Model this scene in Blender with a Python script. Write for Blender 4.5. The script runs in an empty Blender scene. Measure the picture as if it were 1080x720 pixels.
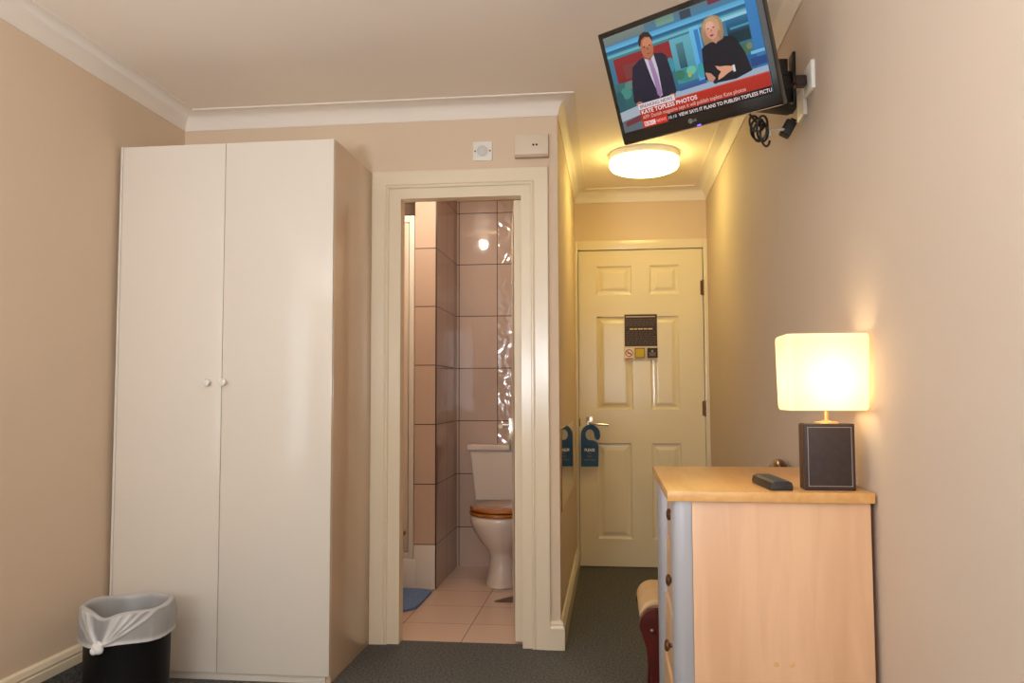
import bpy, bmesh, math, random
from mathutils import Vector, Matrix, noise
random.seed(7)
PI = math.pi
scn = bpy.context.scene
COL = scn.collection

# ------------------------------------------------------------------ materials
def lin(c):
    return tuple(((v/255)/12.92 if v/255 <= .04045 else ((v/255+.055)/1.055)**2.4) for v in c)

def mat(name, rgb, rough=.5, spec=.5, metal=0., coat=0., bump=0., bscale=60., bdist=.002, var=0., vscale=8., stretch=None, trans=0., bdetail=3.):
    m = bpy.data.materials.new(name); m.use_nodes = True
    nt = m.node_tree; b = nt.nodes['Principled BSDF']
    c = lin(rgb)
    b.inputs['Base Color'].default_value = (*c, 1)
    b.inputs['Roughness'].default_value = rough
    b.inputs['Specular IOR Level'].default_value = spec
    b.inputs['Metallic'].default_value = metal
    b.inputs['Coat Weight'].default_value = coat
    b.inputs['Coat Roughness'].default_value = .08
    tc = nt.nodes.new('ShaderNodeTexCoord')
    mp = nt.nodes.new('ShaderNodeMapping'); nt.links.new(tc.outputs['Object'], mp.inputs[0])
    if stretch: mp.inputs['Scale'].default_value = stretch
    if var > 0:
        n = nt.nodes.new('ShaderNodeTexNoise'); n.inputs['Scale'].default_value = vscale; n.inputs['Detail'].default_value = 5
        nt.links.new(mp.outputs[0], n.inputs['Vector'])
        r = nt.nodes.new('ShaderNodeValToRGB')
        r.color_ramp.elements[0].position = .3; r.color_ramp.elements[1].position = .7
        r.color_ramp.elements[0].color = (*[v*(1-var) for v in c], 1)
        r.color_ramp.elements[1].color = (*[min(1, v*(1+var)) for v in c], 1)
        nt.links.new(n.outputs[0], r.inputs[0]); nt.links.new(r.outputs[0], b.inputs['Base Color'])
    if bump > 0:
        n = nt.nodes.new('ShaderNodeTexNoise'); n.inputs['Scale'].default_value = bscale; n.inputs['Detail'].default_value = bdetail
        nt.links.new(mp.outputs[0], n.inputs['Vector'])
        bp = nt.nodes.new('ShaderNodeBump'); bp.inputs['Strength'].default_value = bump; bp.inputs['Distance'].default_value = bdist
        nt.links.new(n.outputs[0], bp.inputs['Height']); nt.links.new(bp.outputs[0], b.inputs['Normal'])
    return m

def emis(name, rgb, strength, base=None):
    m = bpy.data.materials.new(name); m.use_nodes = True
    b = m.node_tree.nodes['Principled BSDF']
    b.inputs['Base Color'].default_value = (*lin(base or rgb), 1)
    b.inputs['Emission Color'].default_value = (*lin(rgb), 1)
    b.inputs['Emission Strength'].default_value = strength
    return m

def wood(name, base, dark, scale=(1, 1, 1), rough=.4, coat=.15, grain=18.):
    m = bpy.data.materials.new(name); m.use_nodes = True
    nt = m.node_tree; b = nt.nodes['Principled BSDF']
    tc = nt.nodes.new('ShaderNodeTexCoord'); mp = nt.nodes.new('ShaderNodeMapping'); mp.inputs['Scale'].default_value = scale
    nt.links.new(tc.outputs['Object'], mp.inputs[0])
    n1 = nt.nodes.new('ShaderNodeTexNoise'); n1.inputs['Scale'].default_value = grain; n1.inputs['Detail'].default_value = 6; n1.inputs['Distortion'].default_value = .6
    n2 = nt.nodes.new('ShaderNodeTexNoise'); n2.inputs['Scale'].default_value = grain*.22; n2.inputs['Detail'].default_value = 3
    nt.links.new(mp.outputs[0], n1.inputs['Vector']); nt.links.new(mp.outputs[0], n2.inputs['Vector'])
    mx = nt.nodes.new('ShaderNodeMath'); mx.operation = 'MULTIPLY_ADD'; mx.inputs[1].default_value = .45
    nt.links.new(n1.outputs[0], mx.inputs[0])
    m2 = nt.nodes.new('ShaderNodeMath'); m2.operation = 'MULTIPLY'; m2.inputs[1].default_value = .55
    nt.links.new(n2.outputs[0], m2.inputs[0]); nt.links.new(m2.outputs[0], mx.inputs[2])
    r = nt.nodes.new('ShaderNodeValToRGB')
    r.color_ramp.elements[0].position = .36; r.color_ramp.elements[1].position = .58
    r.color_ramp.elements[0].color = (*lin(dark), 1); r.color_ramp.elements[1].color = (*lin(base), 1)
    nt.links.new(mx.outputs[0], r.inputs[0]); nt.links.new(r.outputs[0], b.inputs['Base Color'])
    b.inputs['Roughness'].default_value = rough; b.inputs['Coat Weight'].default_value = coat; b.inputs['Coat Roughness'].default_value = .2
    return m

def tile(name, rgb, grout, axes, off, w, h, mortar=.0024, rough=.06, bump=.05, bscale=6., var=.05, spec=.5, emboss=None):
    """glazed tiles on a wall or floor lying in the plane of the two given axes"""
    m = bpy.data.materials.new(name); m.use_nodes = True
    nt = m.node_tree; b = nt.nodes['Principled BSDF']
    tc = nt.nodes.new('ShaderNodeTexCoord'); sp = nt.nodes.new('ShaderNodeSeparateXYZ'); nt.links.new(tc.outputs['Object'], sp.inputs[0])
    cb = nt.nodes.new('ShaderNodeCombineXYZ')
    for k in (0, 1):
        a = nt.nodes.new('ShaderNodeMath'); a.operation = 'SUBTRACT'; a.inputs[1].default_value = off[k] - 40*(w, h)[k]
        nt.links.new(sp.outputs['XYZ'.index(axes[k])], a.inputs[0]); nt.links.new(a.outputs[0], cb.inputs[k])
    br = nt.nodes.new('ShaderNodeTexBrick'); br.offset = 0; br.squash = 1
    br.inputs['Scale'].default_value = 1; br.inputs['Brick Width'].default_value = w; br.inputs['Row Height'].default_value = h
    br.inputs['Mortar Size'].default_value = mortar; br.inputs['Mortar Smooth'].default_value = .1; br.inputs['Bias'].default_value = 0
    c = lin(rgb)
    br.inputs['Color1'].default_value = (*[v*(1-var) for v in c], 1); br.inputs['Color2'].default_value = (*[v*(1+var) for v in c], 1)
    br.inputs['Mortar'].default_value = (*lin(grout), 1)
    nt.links.new(cb.outputs[0], br.inputs['Vector'])
    n = nt.nodes.new('ShaderNodeTexNoise'); n.inputs['Scale'].default_value = bscale; n.inputs['Detail'].default_value = 2
    nt.links.new(tc.outputs['Object'], n.inputs['Vector'])
    nt.links.new(br.outputs['Color'], b.inputs['Base Color'])
    mr = nt.nodes.new('ShaderNodeMath'); mr.operation = 'MULTIPLY_ADD'; mr.inputs[1].default_value = .6; mr.inputs[2].default_value = rough
    nt.links.new(br.outputs['Fac'], mr.inputs[0]); nt.links.new(mr.outputs[0], b.inputs['Roughness'])
    b.inputs['Specular IOR Level'].default_value = spec
    bp = nt.nodes.new('ShaderNodeBump'); bp.inputs['Strength'].default_value = bump; bp.inputs['Distance'].default_value = .02
    if emboss is None: nt.links.new(n.outputs[0], bp.inputs['Height'])
    else:   # relief pattern on the tiles beyond a given x
        wv = nt.nodes.new('ShaderNodeTexWave'); wv.inputs['Scale'].default_value = 5; wv.inputs['Distortion'].default_value = 9; wv.inputs['Detail'].default_value = 1; wv.inputs['Detail Scale'].default_value = 2
        nt.links.new(tc.outputs['Object'], wv.inputs['Vector'])
        gt = nt.nodes.new('ShaderNodeMath'); gt.operation = 'GREATER_THAN'; gt.inputs[1].default_value = emboss; nt.links.new(sp.outputs[0], gt.inputs[0])
        ml = nt.nodes.new('ShaderNodeMath'); ml.operation = 'MULTIPLY'; nt.links.new(wv.outputs['Fac'], ml.inputs[0]); nt.links.new(gt.outputs[0], ml.inputs[1])
        sc = nt.nodes.new('ShaderNodeMath'); sc.operation = 'MULTIPLY_ADD'; sc.inputs[1].default_value = 1.6; nt.links.new(ml.outputs[0], sc.inputs[0]); nt.links.new(n.outputs[0], sc.inputs[2])
        nt.links.new(sc.outputs[0], bp.inputs['Height'])
    nt.links.new(bp.outputs[0], b.inputs['Normal'])
    return m

def vcol(name, emission=0., rough=.5):
    m = bpy.data.materials.new(name); m.use_nodes = True
    nt = m.node_tree; b = nt.nodes['Principled BSDF']
    a = nt.nodes.new('ShaderNodeAttribute'); a.attribute_name = 'Col'
    if emission > 0:
        b.inputs['Base Color'].default_value = (.004, .004, .004, 1); b.inputs['Specular IOR Level'].default_value = .2
        nt.links.new(a.outputs['Color'], b.inputs['Emission Color']); b.inputs['Emission Strength'].default_value = emission
    else:
        nt.links.new(a.outputs['Color'], b.inputs['Base Color'])
    b.inputs['Roughness'].default_value = rough
    return m

M = {}
M['wall'] = mat('wall paint', (224, 203, 178), .75, .25, bump=.12, bscale=140, bdist=.001, var=.012, vscale=3)
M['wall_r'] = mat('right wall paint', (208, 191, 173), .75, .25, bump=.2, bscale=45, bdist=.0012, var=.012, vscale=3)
M['ceil'] = mat('ceiling paint', (250, 241, 230), .85, .2, bump=.1, bscale=160, bdist=.001)
M['corn'] = mat('cornice paint', (240, 232, 222), .6, .3)
M['gloss'] = mat('cream gloss paint', (236, 222, 196), .22, .5, bump=.05, bscale=14, bdist=.004)
M['doorp'] = mat('cream grained door paint', (240, 226, 194), .13, .5, bump=.6, bscale=110, bdist=.0012, stretch=(1, 1, .3))
M['carpet'] = mat('charcoal carpet', (104, 104, 102), .95, .1, bump=.9, bscale=420, bdist=.004, var=.5, vscale=110)
M['mela'] = mat('white melamine', (230, 223, 212), .1, .6, bump=.06, bscale=2.5, bdist=.01)
M['mela_shade'] = mat('melamine side toned for shade', (214, 190, 164), .16, .5, bump=.02, bscale=4, bdist=.01)  # shade and reflections of the wardrobe side put into its colour
M['white'] = mat('white plastic', (235, 232, 224), .35)
M['offwhite'] = mat('ivory plastic', (224, 210, 188), .4)
M['ceramic'] = mat('white ceramic', (226, 214, 200), .08, .5, coat=.4)
M['oak'] = wood('varnished oak', (190, 118, 52), (140, 76, 26), (2, 9, 9), .22, .5, 14)
M['beech'] = wood('beech laminate', (232, 190, 152), (217, 172, 134), (4, 4, .4), .38, .1, 6)
M['beech_top'] = wood('beech laminate top', (226, 176, 112), (212, 156, 92), (9, .7, 9), .3, .15, 7)
M['beech_edge'] = wood('beech edging', (240, 200, 150), (228, 182, 128), (.7, 9, 9), .35, .1, 7)
M['silver'] = mat('silver lacquer', (186, 186, 192), .38, .5, metal=.45)
M['chrome'] = mat('chrome', (225, 222, 215), .1, .5, metal=1)
M['brass'] = mat('brass', (190, 150, 80), .25, .5, metal=1)
M['knobmetal'] = mat('bronze knob', (120, 88, 66), .3, .5, metal=.8)
M['leather'] = mat('dark brown leather', (58, 46, 44), .5, .4, bump=.5, bscale=320, bdist=.001, var=.12, vscale=60)
M['leather_side'] = mat('brown leather side', (88, 60, 44), .5, .4, bump=.5, bscale=320, bdist=.001)
M['stitch'] = mat('pale stitching', (170, 158, 150), .8)
M['blackplastic'] = mat('black plastic', (18, 17, 18), .4)
M['piano'] = mat('gloss black plastic', (8, 8, 9), .1, .5, coat=.5)
M['remote'] = mat('charcoal plastic', (38, 38, 40), .45)
M['binblack'] = mat('black bin plastic', (9, 9, 10), .55, .3)
M['redwood'] = mat('red stained wood', (84, 20, 16), .22, .5, coat=.5, var=.2, vscale=12)
M['beige'] = mat('beige upholstery', (206, 174, 132), .85, .2, bump=.5, bscale=260, bdist=.001, var=.06, vscale=30)
M['bluemat'] = mat('blue bath mat', (122, 150, 206), .95, .1, bump=.9, bscale=160, bdist=.01, var=.2, vscale=60)
M['wedge'] = wood('stained wedge wood', (112, 84, 58), (70, 50, 34), (9, 2, 9), .5, 0, 20)
M['mirror'] = mat('mirror glass', (206, 186, 156), .02, .5, metal=1)
M['bathceil'] = mat('bathroom ceiling', (226, 200, 170), .5)
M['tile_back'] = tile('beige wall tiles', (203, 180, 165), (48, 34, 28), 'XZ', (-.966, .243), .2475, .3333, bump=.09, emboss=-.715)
M['tile_side'] = tile('beige wall tiles on the side', (186, 160, 146), (48, 34, 28), 'YZ', (5.25, .243), .315, .3333)  # same tiles in a darker copy, shade of the side face painted in
M['tile_front'] = tile('beige wall tiles on the nib', (203, 180, 165), (48, 34, 28), 'XZ', (-.9835, .243), .125, .3333, mortar=.0026)
M['tile_floor'] = tile('beige floor tiles', (216, 190, 172), (120, 92, 78), 'XY', (-.665, 3.95), .325, .325, mortar=.0018, rough=.28, bump=.02, bscale=9)

# ------------------------------------------------------------------ mesh building
class MB:
    def __init__(self): self.bm = bmesh.new()
    def box(self, x0, x1, y0, y1, z0, z1, bevel=0., seg=2):
        t = bmesh.new(); bmesh.ops.create_cube(t, size=1)
        for v in t.verts:
            v.co = Vector((x0+(v.co.x+.5)*(x1-x0), y0+(v.co.y+.5)*(y1-y0), z0+(v.co.z+.5)*(z1-z0)))
        if bevel > 0: bmesh.ops.bevel(t, geom=t.edges[:], offset=bevel, segments=seg, affect='EDGES', profile=.6)
        self._merge(t); return self
    def _merge(self, t, M4=None):
        me = bpy.data.meshes.new('tmp'); t.to_mesh(me); t.free()
        if M4 is not None: me.transform(M4)
        self.bm.from_mesh(me); bpy.data.meshes.remove(me)
    def obox(self, size, M4, bevel=0., seg=2):
        t = bmesh.new(); bmesh.ops.create_cube(t, size=1)
        for v in t.verts: v.co = Vector((v.co.x*size[0], v.co.y*size[1], v.co.z*size[2]))
        if bevel > 0: bmesh.ops.bevel(t, geom=t.edges[:], offset=bevel, segments=seg, affect='EDGES', profile=.6)
        self._merge(t, M4); return self
    def lathe(self, prof, M4=None, n=40, sx=1., sy=1., cap=False):
        """prof: (radius, height) list turned about z"""
        t = bmesh.new(); rings = []
        for r, z in prof:
            if r < 1e-6: rings.append([t.verts.new((0, 0, z))])
            else: rings.append([t.verts.new((r*sx*math.cos(2*PI*k/n), r*sy*math.sin(2*PI*k/n), z)) for k in range(n)])
        for a, b in zip(rings, rings[1:]):
            for k in range(n):
                k2 = (k+1) % n
                if len(a) == 1 and len(b) == 1: continue
                if len(a) == 1: t.faces.new((a[0], b[k2], b[k]))
                elif len(b) == 1: t.faces.new((a[k], a[k2], b[0]))
                else: t.faces.new((a[k], a[k2], b[k2], b[k]))
        if cap:
            for rg in (rings[0], rings[-1]):
                if len(rg) > 1: t.faces.new(rg)
        bmesh.ops.recalc_face_normals(t, faces=t.faces[:])
        self._merge(t, M4); return self
    def prism(self, poly, axis, a0, a1, bevel=0., seg=2):
        """poly in the plane of the two other axes (in xyz order), pushed along axis from a0 to a1"""
        t = bmesh.new(); i = 'xyz'.index(axis)
        def mk(p, a):
            c = list(p); c.insert(i, a); return t.verts.new(c)
        A = [mk(p, a0) for p in poly]; B = [mk(p, a1) for p in poly]
        t.faces.new(A); t.faces.new(list(reversed(B)))
        n = len(poly)
        for k in range(n): t.faces.new((A[k], B[k], B[(k+1) % n], A[(k+1) % n]))
        bmesh.ops.recalc_face_normals(t, faces=t.faces[:])
        if bevel > 0:
            es = [e for e in t.edges if any(len(f.verts) > 4 or abs(f.normal[i]) > .9 for f in e.link_faces) and not all(abs(f.normal[i]) < .5 for f in e.link_faces)]
            bmesh.ops.bevel(t, geom=es, offset=bevel, segments=seg, affect='EDGES', profile=.6)
        self._merge(t); return self
    def tube(self, pts, r, n=10, closed=False, r_end=None):
        pts = [Vector(p) for p in pts]; t = bmesh.new(); rings = []
        N = len(pts); up = Vector((0, 0, 1)); prev = None
        for k, p in enumerate(pts):
            if closed: d = pts[(k+1) % N]-pts[k-1]
            else: d = pts[min(k+1, N-1)]-pts[max(k-1, 0)]
            d.normalize()
            if prev is None:
                a = d.cross(up)
                if a.length < .1: a = d.cross(Vector((1, 0, 0)))
            else: a = prev-d*prev.dot(d)
            a.normalize(); prev = a; b = d.cross(a)
            rr = r if r_end is None else r+(r_end-r)*k/(N-1)
            rings.append([t.verts.new(p+a*rr*math.cos(2*PI*j/n)+b*rr*math.sin(2*PI*j/n)) for j in range(n)])
        for k in range(N if closed else N-1):
            A, B = rings[k], rings[(k+1) % N]
            for j in range(n): t.faces.new((A[j], A[(j+1) % n], B[(j+1) % n], B[j]))
        if not closed: t.faces.new(rings[0]); t.faces.new(list(reversed(rings[-1])))
        bmesh.ops.recalc_face_normals(t, faces=t.faces[:])
        self._merge(t); return self
    def sweep(self, path, prof, closed, put, cap=True):
        """profile (offset to the left of the path, height) carried along a mitred 2-D path; put(u, v, h) -> xyz"""
        P = [Vector(p) for p in path]; N = len(P); t = bmesh.new(); rows = []
        def nrm(a, b):
            d = (b-a).normalized(); return Vector((-d.y, d.x))
        for k in range(N):
            if closed or 0 < k < N-1:
                n1 = nrm(P[k-1], P[k]); n2 = nrm(P[k], P[(k+1) % N]); m = (n1+n2); m = m/(1+n1.dot(n2))
            elif k == 0: m = nrm(P[0], P[1])
            else: m = nrm(P[-2], P[-1])
            rows.append([t.verts.new(put(*(P[k]+m*d), h)) for d, h in prof])
        L = len(prof)
        for k in range(N if closed else N-1):
            A, B = rows[k], rows[(k+1) % N]
            for j in range(L-1): t.faces.new((A[j], A[j+1], B[j+1], B[j]))
        if cap and not closed:
            t.faces.new(rows[0]); t.faces.new(list(reversed(rows[-1])))
        bmesh.ops.recalc_face_normals(t, faces=t.faces[:])
        self._merge(t); return self
    def build(self, name, m, parent=None, smooth=True, local=False, origin=None, subsurf=0, angle=35):
        me = bpy.data.meshes.new(name)
        bmesh.ops.remove_doubles(self.bm, verts=self.bm.verts[:], dist=1e-6)
        self.bm.to_mesh(me); self.bm.free()
        o = bpy.data.objects.new(name, me); COL.objects.link(o)
        me.materials.append(m)
        if not local:
            base = Vector((0, 0, 0))
            if parent is not None: base = world_loc(parent)
            if origin is not None:
                o.location = Vector(origin)-base; base = Vector(origin)
            if base.length: me.transform(Matrix.Translation(-base))
        if parent is not None: o.parent = parent
        if smooth:
            for p in me.polygons: p.use_smooth = True
            try: me.set_sharp_from_angle(angle=math.radians(angle))
            except Exception: pass
        if subsurf:
            s = o.modifiers.new('s', 'SUBSURF'); s.levels = subsurf; s.render_levels = subsurf
        return o

def world_loc(o):
    v = Vector((0, 0, 0))
    while o is not None: v = v+o.location; o = o.parent
    return v

def tag(o, label, cat, group=None, kind=None):
    o['label'] = label; o['category'] = cat
    if group: o['group'] = group
    if kind: o['kind'] = kind
    return o
def thing(name, loc, label, cat, group=None, rot=None):
    o = bpy.data.objects.new(name, None); COL.objects.link(o); o.location = loc; o.empty_display_size = .1
    if rot is not None: o.rotation_euler = rot
    return tag(o, label, cat, group)
def struct(o, label, cat):
    return tag(o, label, cat, kind='structure')

class Pic:
    """flat printed or lit picture: coloured polygons in one mesh, layer by layer; put(u, v, layer) -> xyz"""
    def __init__(self, put): self.bm = bmesh.new(); self.cl = self.bm.loops.layers.float_color.new('Col'); self.put = put; self.n = 0
    def poly(self, pts, col, col2=None):
        self.n += 1
        vs = [self.bm.verts.new(self.put(u, v, self.n)) for u, v in pts]
        f = self.bm.faces.new(vs)
        ys = [p[1] for p in pts]; lo, hi = min(ys), max(ys)
        for l, p in zip(f.loops, pts):
            c = lin(col)
            if col2: k = (p[1]-lo)/(hi-lo+1e-9); c2 = lin(col2); c = tuple(a*(1-k)+b*k for a, b in zip(c, c2))
            l[self.cl] = (*c, 1)
        return self
    def rect(self, x0, x1, y0, y1, col, col2=None): return self.poly([(x0, y0), (x1, y0), (x1, y1), (x0, y1)], col, col2)
    def ell(self, x, y, rx, ry, col, n=20, rot=0.):
        return self.poly([(x+rx*math.cos(2*PI*k/n)*math.cos(rot)-ry*math.sin(2*PI*k/n)*math.sin(rot), y+rx*math.cos(2*PI*k/n)*math.sin(rot)+ry*math.sin(2*PI*k/n)*math.cos(rot)) for k in range(n)], col)
    def text(self, body, x0, y0, h, col, width=None, bold=0., align='l', shear=0.):
        self.n += 1
        cu = bpy.data.curves.new('t', 'FONT'); cu.body = body; cu.size = 1; cu.offset = bold; cu.shear = shear; cu.resolution_u = 3
        ob = bpy.data.objects.new('t', cu); COL.objects.link(ob)
        dg = bpy.context.evaluated_depsgraph_get()
        me = bpy.data.meshes.new_from_object(ob.evaluated_get(dg))
        xs = [v.co.x for v in me.vertices]; ys = [v.co.y for v in me.vertices]
        capy = max(ys)
        sy = h/capy; sx = sy if width is None else width/(max(xs)-min(xs)); x_ = min(xs)
        if align == 'c': x0 = x0-(max(xs)-min(xs))*sx/2
        vs = [self.bm.verts.new(self.put(x0+(v.co.x-x_)*sx, y0+v.co.y*sy, self.n)) for v in me.vertices]
        c = (*lin(col), 1)
        for p in me.polygons:
            try:
                f = self.bm.faces.new([vs[i] for i in p.vertices])
                for l in f.loops: l[self.cl] = c
            except Exception: pass
        bpy.data.objects.remove(ob); bpy.data.curves.remove(cu); bpy.data.meshes.remove(me)
        return self
    def build(self, name, m, parent=None, origin=None):
        me = bpy.data.meshes.new(name); self.bm.to_mesh(me); self.bm.free()
        o = bpy.data.objects.new(name, me); COL.objects.link(o); me.materials.append(m)
        if origin is not None: o.location = origin
        if parent is not None: o.parent = parent
        return o

def quad_obj(name, pts, m):
    b = MB(); vs = [b.bm.verts.new(p) for p in pts]; b.bm.faces.new(vs); return b.build(name, m, smooth=False)

# ------------------------------------------------------------------ measures (metres; camera above the origin, +Y into the room)
XL, XR, XC, XC2 = -1.956, .606, -.2245, -.3245
YR, YB, YB2, YD, YBB = -1.35, 3.60, 3.655, 5.316, 5.25
ZC1, ZC, CS = 2.3013, 2.3796, .0767

# ------------------------------------------------------------------ the setting
b = MB(); b.box(XL-.1, XR+.1, YR-.1, 3.655, -.06, 0); b.box(XC2, XR+.1, 3.655, YD+.1, -.06, 0)
struct(b.build('floor', M['carpet'], smooth=False), 'dark grey carpet over room and corridor floor', 'floor')
b = MB(); b.box(XL-.1, XC2, 3.655, YBB+.1, -.06, -.002)
struct(b.build('floor_bathroom', M['tile_floor'], smooth=False), 'beige tiled floor seen through the bathroom doorway', 'floor')
b = MB(); b.box(XL-.1, XR+.1, YR-.1, YD+.1, ZC, ZC+.08)
struct(b.build('ceiling', M['ceil'], smooth=False), 'plain cream ceiling over the bedroom and corridor', 'ceiling')

WL = (-.45, 1.10, .45, 2.05)            # window in the left wall: y0 y1 z0 z1
WR = (-1.25, .5, .85, 2.05)           # window in the rear wall: x0 x1 z0 z1
b = MB()
b.box(XL-.1, XL, YR-.1, WL[0], 0, ZC); b.box(XL-.1, XL, WL[1], YBB+.1, 0, ZC)
b.box(XL-.1, XL, WL[0], WL[1], 0, WL[2]); b.box(XL-.1, XL, WL[0], WL[1], WL[3], ZC)
struct(b.build('wall_left', M['wall'], smooth=False), 'plain cream left wall beside the wardrobe', 'wall')
b = MB(); b.box(XR, XR+.1, YR-.1, YD+.1, 0, ZC)
struct(b.build('wall_right', M['wall_r'], smooth=False), 'plain cream right wall behind chest of drawers and television', 'wall')
b = MB()
b.box(XL, WR[0], YR-.1, YR, 0, ZC); b.box(WR[1], XR, YR-.1, YR, 0, ZC)
b.box(WR[0], WR[1], YR-.1, YR, 0, WR[2]); b.box(WR[0], WR[1], YR-.1, YR, WR[3], ZC)
struct(b.build('wall_rear', M['wall'], smooth=False), 'cream wall with the window at the near end of the room', 'wall')
b = MB()
b.box(XL, -.979, YB, YB2, 0, ZC); b.box(-.344, XC, YB, YB2, 0, ZC); b.box(-.979, -.344, YB, YB2, 1.996, ZC)
struct(b.build('wall_bathroom', M['wall'], smooth=False), 'cream wall around the bathroom doorway behind the wardrobe', 'wall')
b = MB(); b.box(XC2, XC, YB2, YD, 0, ZC)
struct(b.build('wall_corridor', M['wall'], smooth=False), 'narrow cream wall along the left side of the corridor', 'wall')
b = MB()
b.box(XC, -.21, YD, YD+.1, 0, ZC); b.box(.583, XR, YD, YD+.1, 0, ZC); b.box(-.21, .583, YD, YD+.1, 1.995, ZC); b.box(XC, XR, YD+.05, YD+.1, 0, 1.995)  # last box is an unseen slab added behind the door to stop light leaking in
struct(b.build('wall_end', M['wall'], smooth=False), 'cream end wall of the corridor around the entrance door', 'wall')
# the wall paint of the room side must not show inside the bathroom: tiled linings
b = MB(); b.box(XL, XC2, YBB, YBB+.06, -.01, ZC)
struct(b.build('wall_bathroom_back', M['tile_back'], smooth=False), 'pinkish beige tiled wall behind the toilet', 'wall')
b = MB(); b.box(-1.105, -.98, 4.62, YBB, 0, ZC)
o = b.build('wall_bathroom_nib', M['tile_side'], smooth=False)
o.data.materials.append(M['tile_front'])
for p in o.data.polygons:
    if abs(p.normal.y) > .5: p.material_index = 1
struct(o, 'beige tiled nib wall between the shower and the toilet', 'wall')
b = MB(); b.box(-.983, -.9785, 4.6175, 4.622, 0, ZC)
struct(b.build('trim_6', mat('dark tile edging', (30, 20, 18), .3), smooth=False), 'dark edging strip down the corner of the tiled nib', 'tile edging')
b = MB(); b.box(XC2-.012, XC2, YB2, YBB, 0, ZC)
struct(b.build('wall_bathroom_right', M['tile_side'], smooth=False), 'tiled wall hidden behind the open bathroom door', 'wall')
b = MB(); b.box(-1.99+.04, XC2, YB2, YBB, 2.32, 2.34)
struct(b.build('ceiling_bathroom', M['bathceil'], smooth=False), 'bathroom ceiling above the shower', 'ceiling')

# coved cornice around the room and the corridor
cove = [(0, ZC1), (.004, ZC1)]
for k in range(0, 9):
    a = k/8*PI/2
    cove.append((CS-.006-(CS-.012)*math.cos(a), ZC1+.006+(ZC-ZC1-.012)*math.sin(a)))
cove += [(CS, ZC-.006), (CS, ZC)]
path = [(XL, YR), (XR, YR), (XR, YD), (XC, YD), (XC, YB), (XL, YB)]
b = MB(); b.sweep(path, cove, True, lambda u, v, h: (u, v, h))
struct(b.build('trim_1', M['corn'], angle=50), 'white coved cornice running round the ceiling', 'cornice')

sk = [(.0, .0), (.018, .0), (.018, .088), (.014, .094), (.012, .1), (.013, .106), (.006, .118), (0, .12)]
def skirt(name, path, prof, label, m=M['gloss']):
    b = MB(); b.sweep(path, prof, False, lambda u, v, h: (u, v, h))
    return struct(b.build(name, m, angle=25), label, 'skirting board')
skirt('baseboard_front', [(XC, YD-.03), (XC, YB), (-.272, YB)], sk, 'white skirting from bathroom door frame round into corridor')
skirt('baseboard_right', [(XR, YR), (XR, YD-.03)], sk, 'white skirting along the foot of the right wall')
skirt('baseboard_left', [(XL, 3.07), (XL, YR)], [(0, .106), (.02, .106), (.02, .135), (.015, .139), (.015, .143), (.02, .147), (.014, .164), (.006, .17), (0, .17)],
      'white moulded skirting along the left wall beside the bin')
skirt('trim_2', [(XL, 3.07), (XL, YR)], [(0, 0), (.016, 0), (.016, .106), (0, .106)], 'grey carpet upstand under the left skirting', M['carpet'])

# bathroom doorway: lining, stop and moulded architrave
b = MB()
b.box(-.979, -.926, YB-.004, YB2+.01, 0, 1.951); b.box(-.386, -.344, YB-.004, YB2+.01, 0, 1.951); b.box(-.979, -.344, YB-.004, YB2+.01, 1.951, 1.996)
struct(b.build('trim_3', M['gloss'], smooth=False), 'cream lining inside the bathroom doorway', 'door frame')
arch = [(.0, .0), (.0, .010), (.004, .015), (.010, .015), (.0135, .010), (.018, .015), (.074, .018), (.078, .015), (.078, 0)]
b = MB(); b.sweep([(-.979, 0), (-.979, 1.996), (-.344, 1.996), (-.344, 0)], arch, False, lambda u, v, h: (u, YB-h, v))
struct(b.build('trim_4', M['gloss'], angle=20), 'cream moulded architrave around the bathroom doorway', 'architrave')
b = MB()
b.box(XC, -.206, YD-.03, YD+.03, 0, 2.05, .003); b.box(.579, XR, YD-.03, YD+.03, 0, 2.05, .003); b.box(-.206, .579, YD-.03, YD+.03, 1.992, 2.05, .003)
struct(b.build('trim_5', M['gloss']), 'cream frame around the entrance door', 'door frame')

# ---- doors
def panel_face(b, X0, X1, Z0, Z1, panels, put, depth=.010):
    """one face of a moulded door: flat rails and stiles, recessed and raised panels"""
    t = b.bm
    xs = sorted({X0, X1, *[p[0] for p in panels], *[p[1] for p in panels]}); zs = sorted({Z0, Z1, *[p[2] for p in panels], *[p[3] for p in panels]})
    def inside(x, z):
        for p in panels:
            if p[0] < x < p[1] and p[2] < z < p[3]: return True
        return False
    for i in range(len(xs)-1):
        for j in range(len(zs)-1):
            if not inside((xs[i]+xs[i+1])/2, (zs[j]+zs[j+1])/2):
                t.faces.new([t.verts.new(put(x, z, 0)) for x, z in ((xs[i], zs[j]), (xs[i+1], zs[j]), (xs[i+1], zs[j+1]), (xs[i], zs[j+1]))])
    for p in panels:
        loops = []
        for ins, d in ((0, 0), (.006, depth*.75), (.014, depth), (.024, depth*.9), (.042, depth*.25), (.046, depth*.2)):
            loops.append([t.verts.new(put(x, z, d)) for x, z in ((p[0]+ins, p[2]+ins), (p[1]-ins, p[2]+ins), (p[1]-ins, p[3]-ins), (p[0]+ins, p[3]-ins))])
        for A, B in zip(loops, loops[1:]):
            for k in range(4): t.faces.new((A[k], A[(k+1) % 4], B[(k+1) % 4], B[k]))
        t.faces.new(loops[-1])

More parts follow.
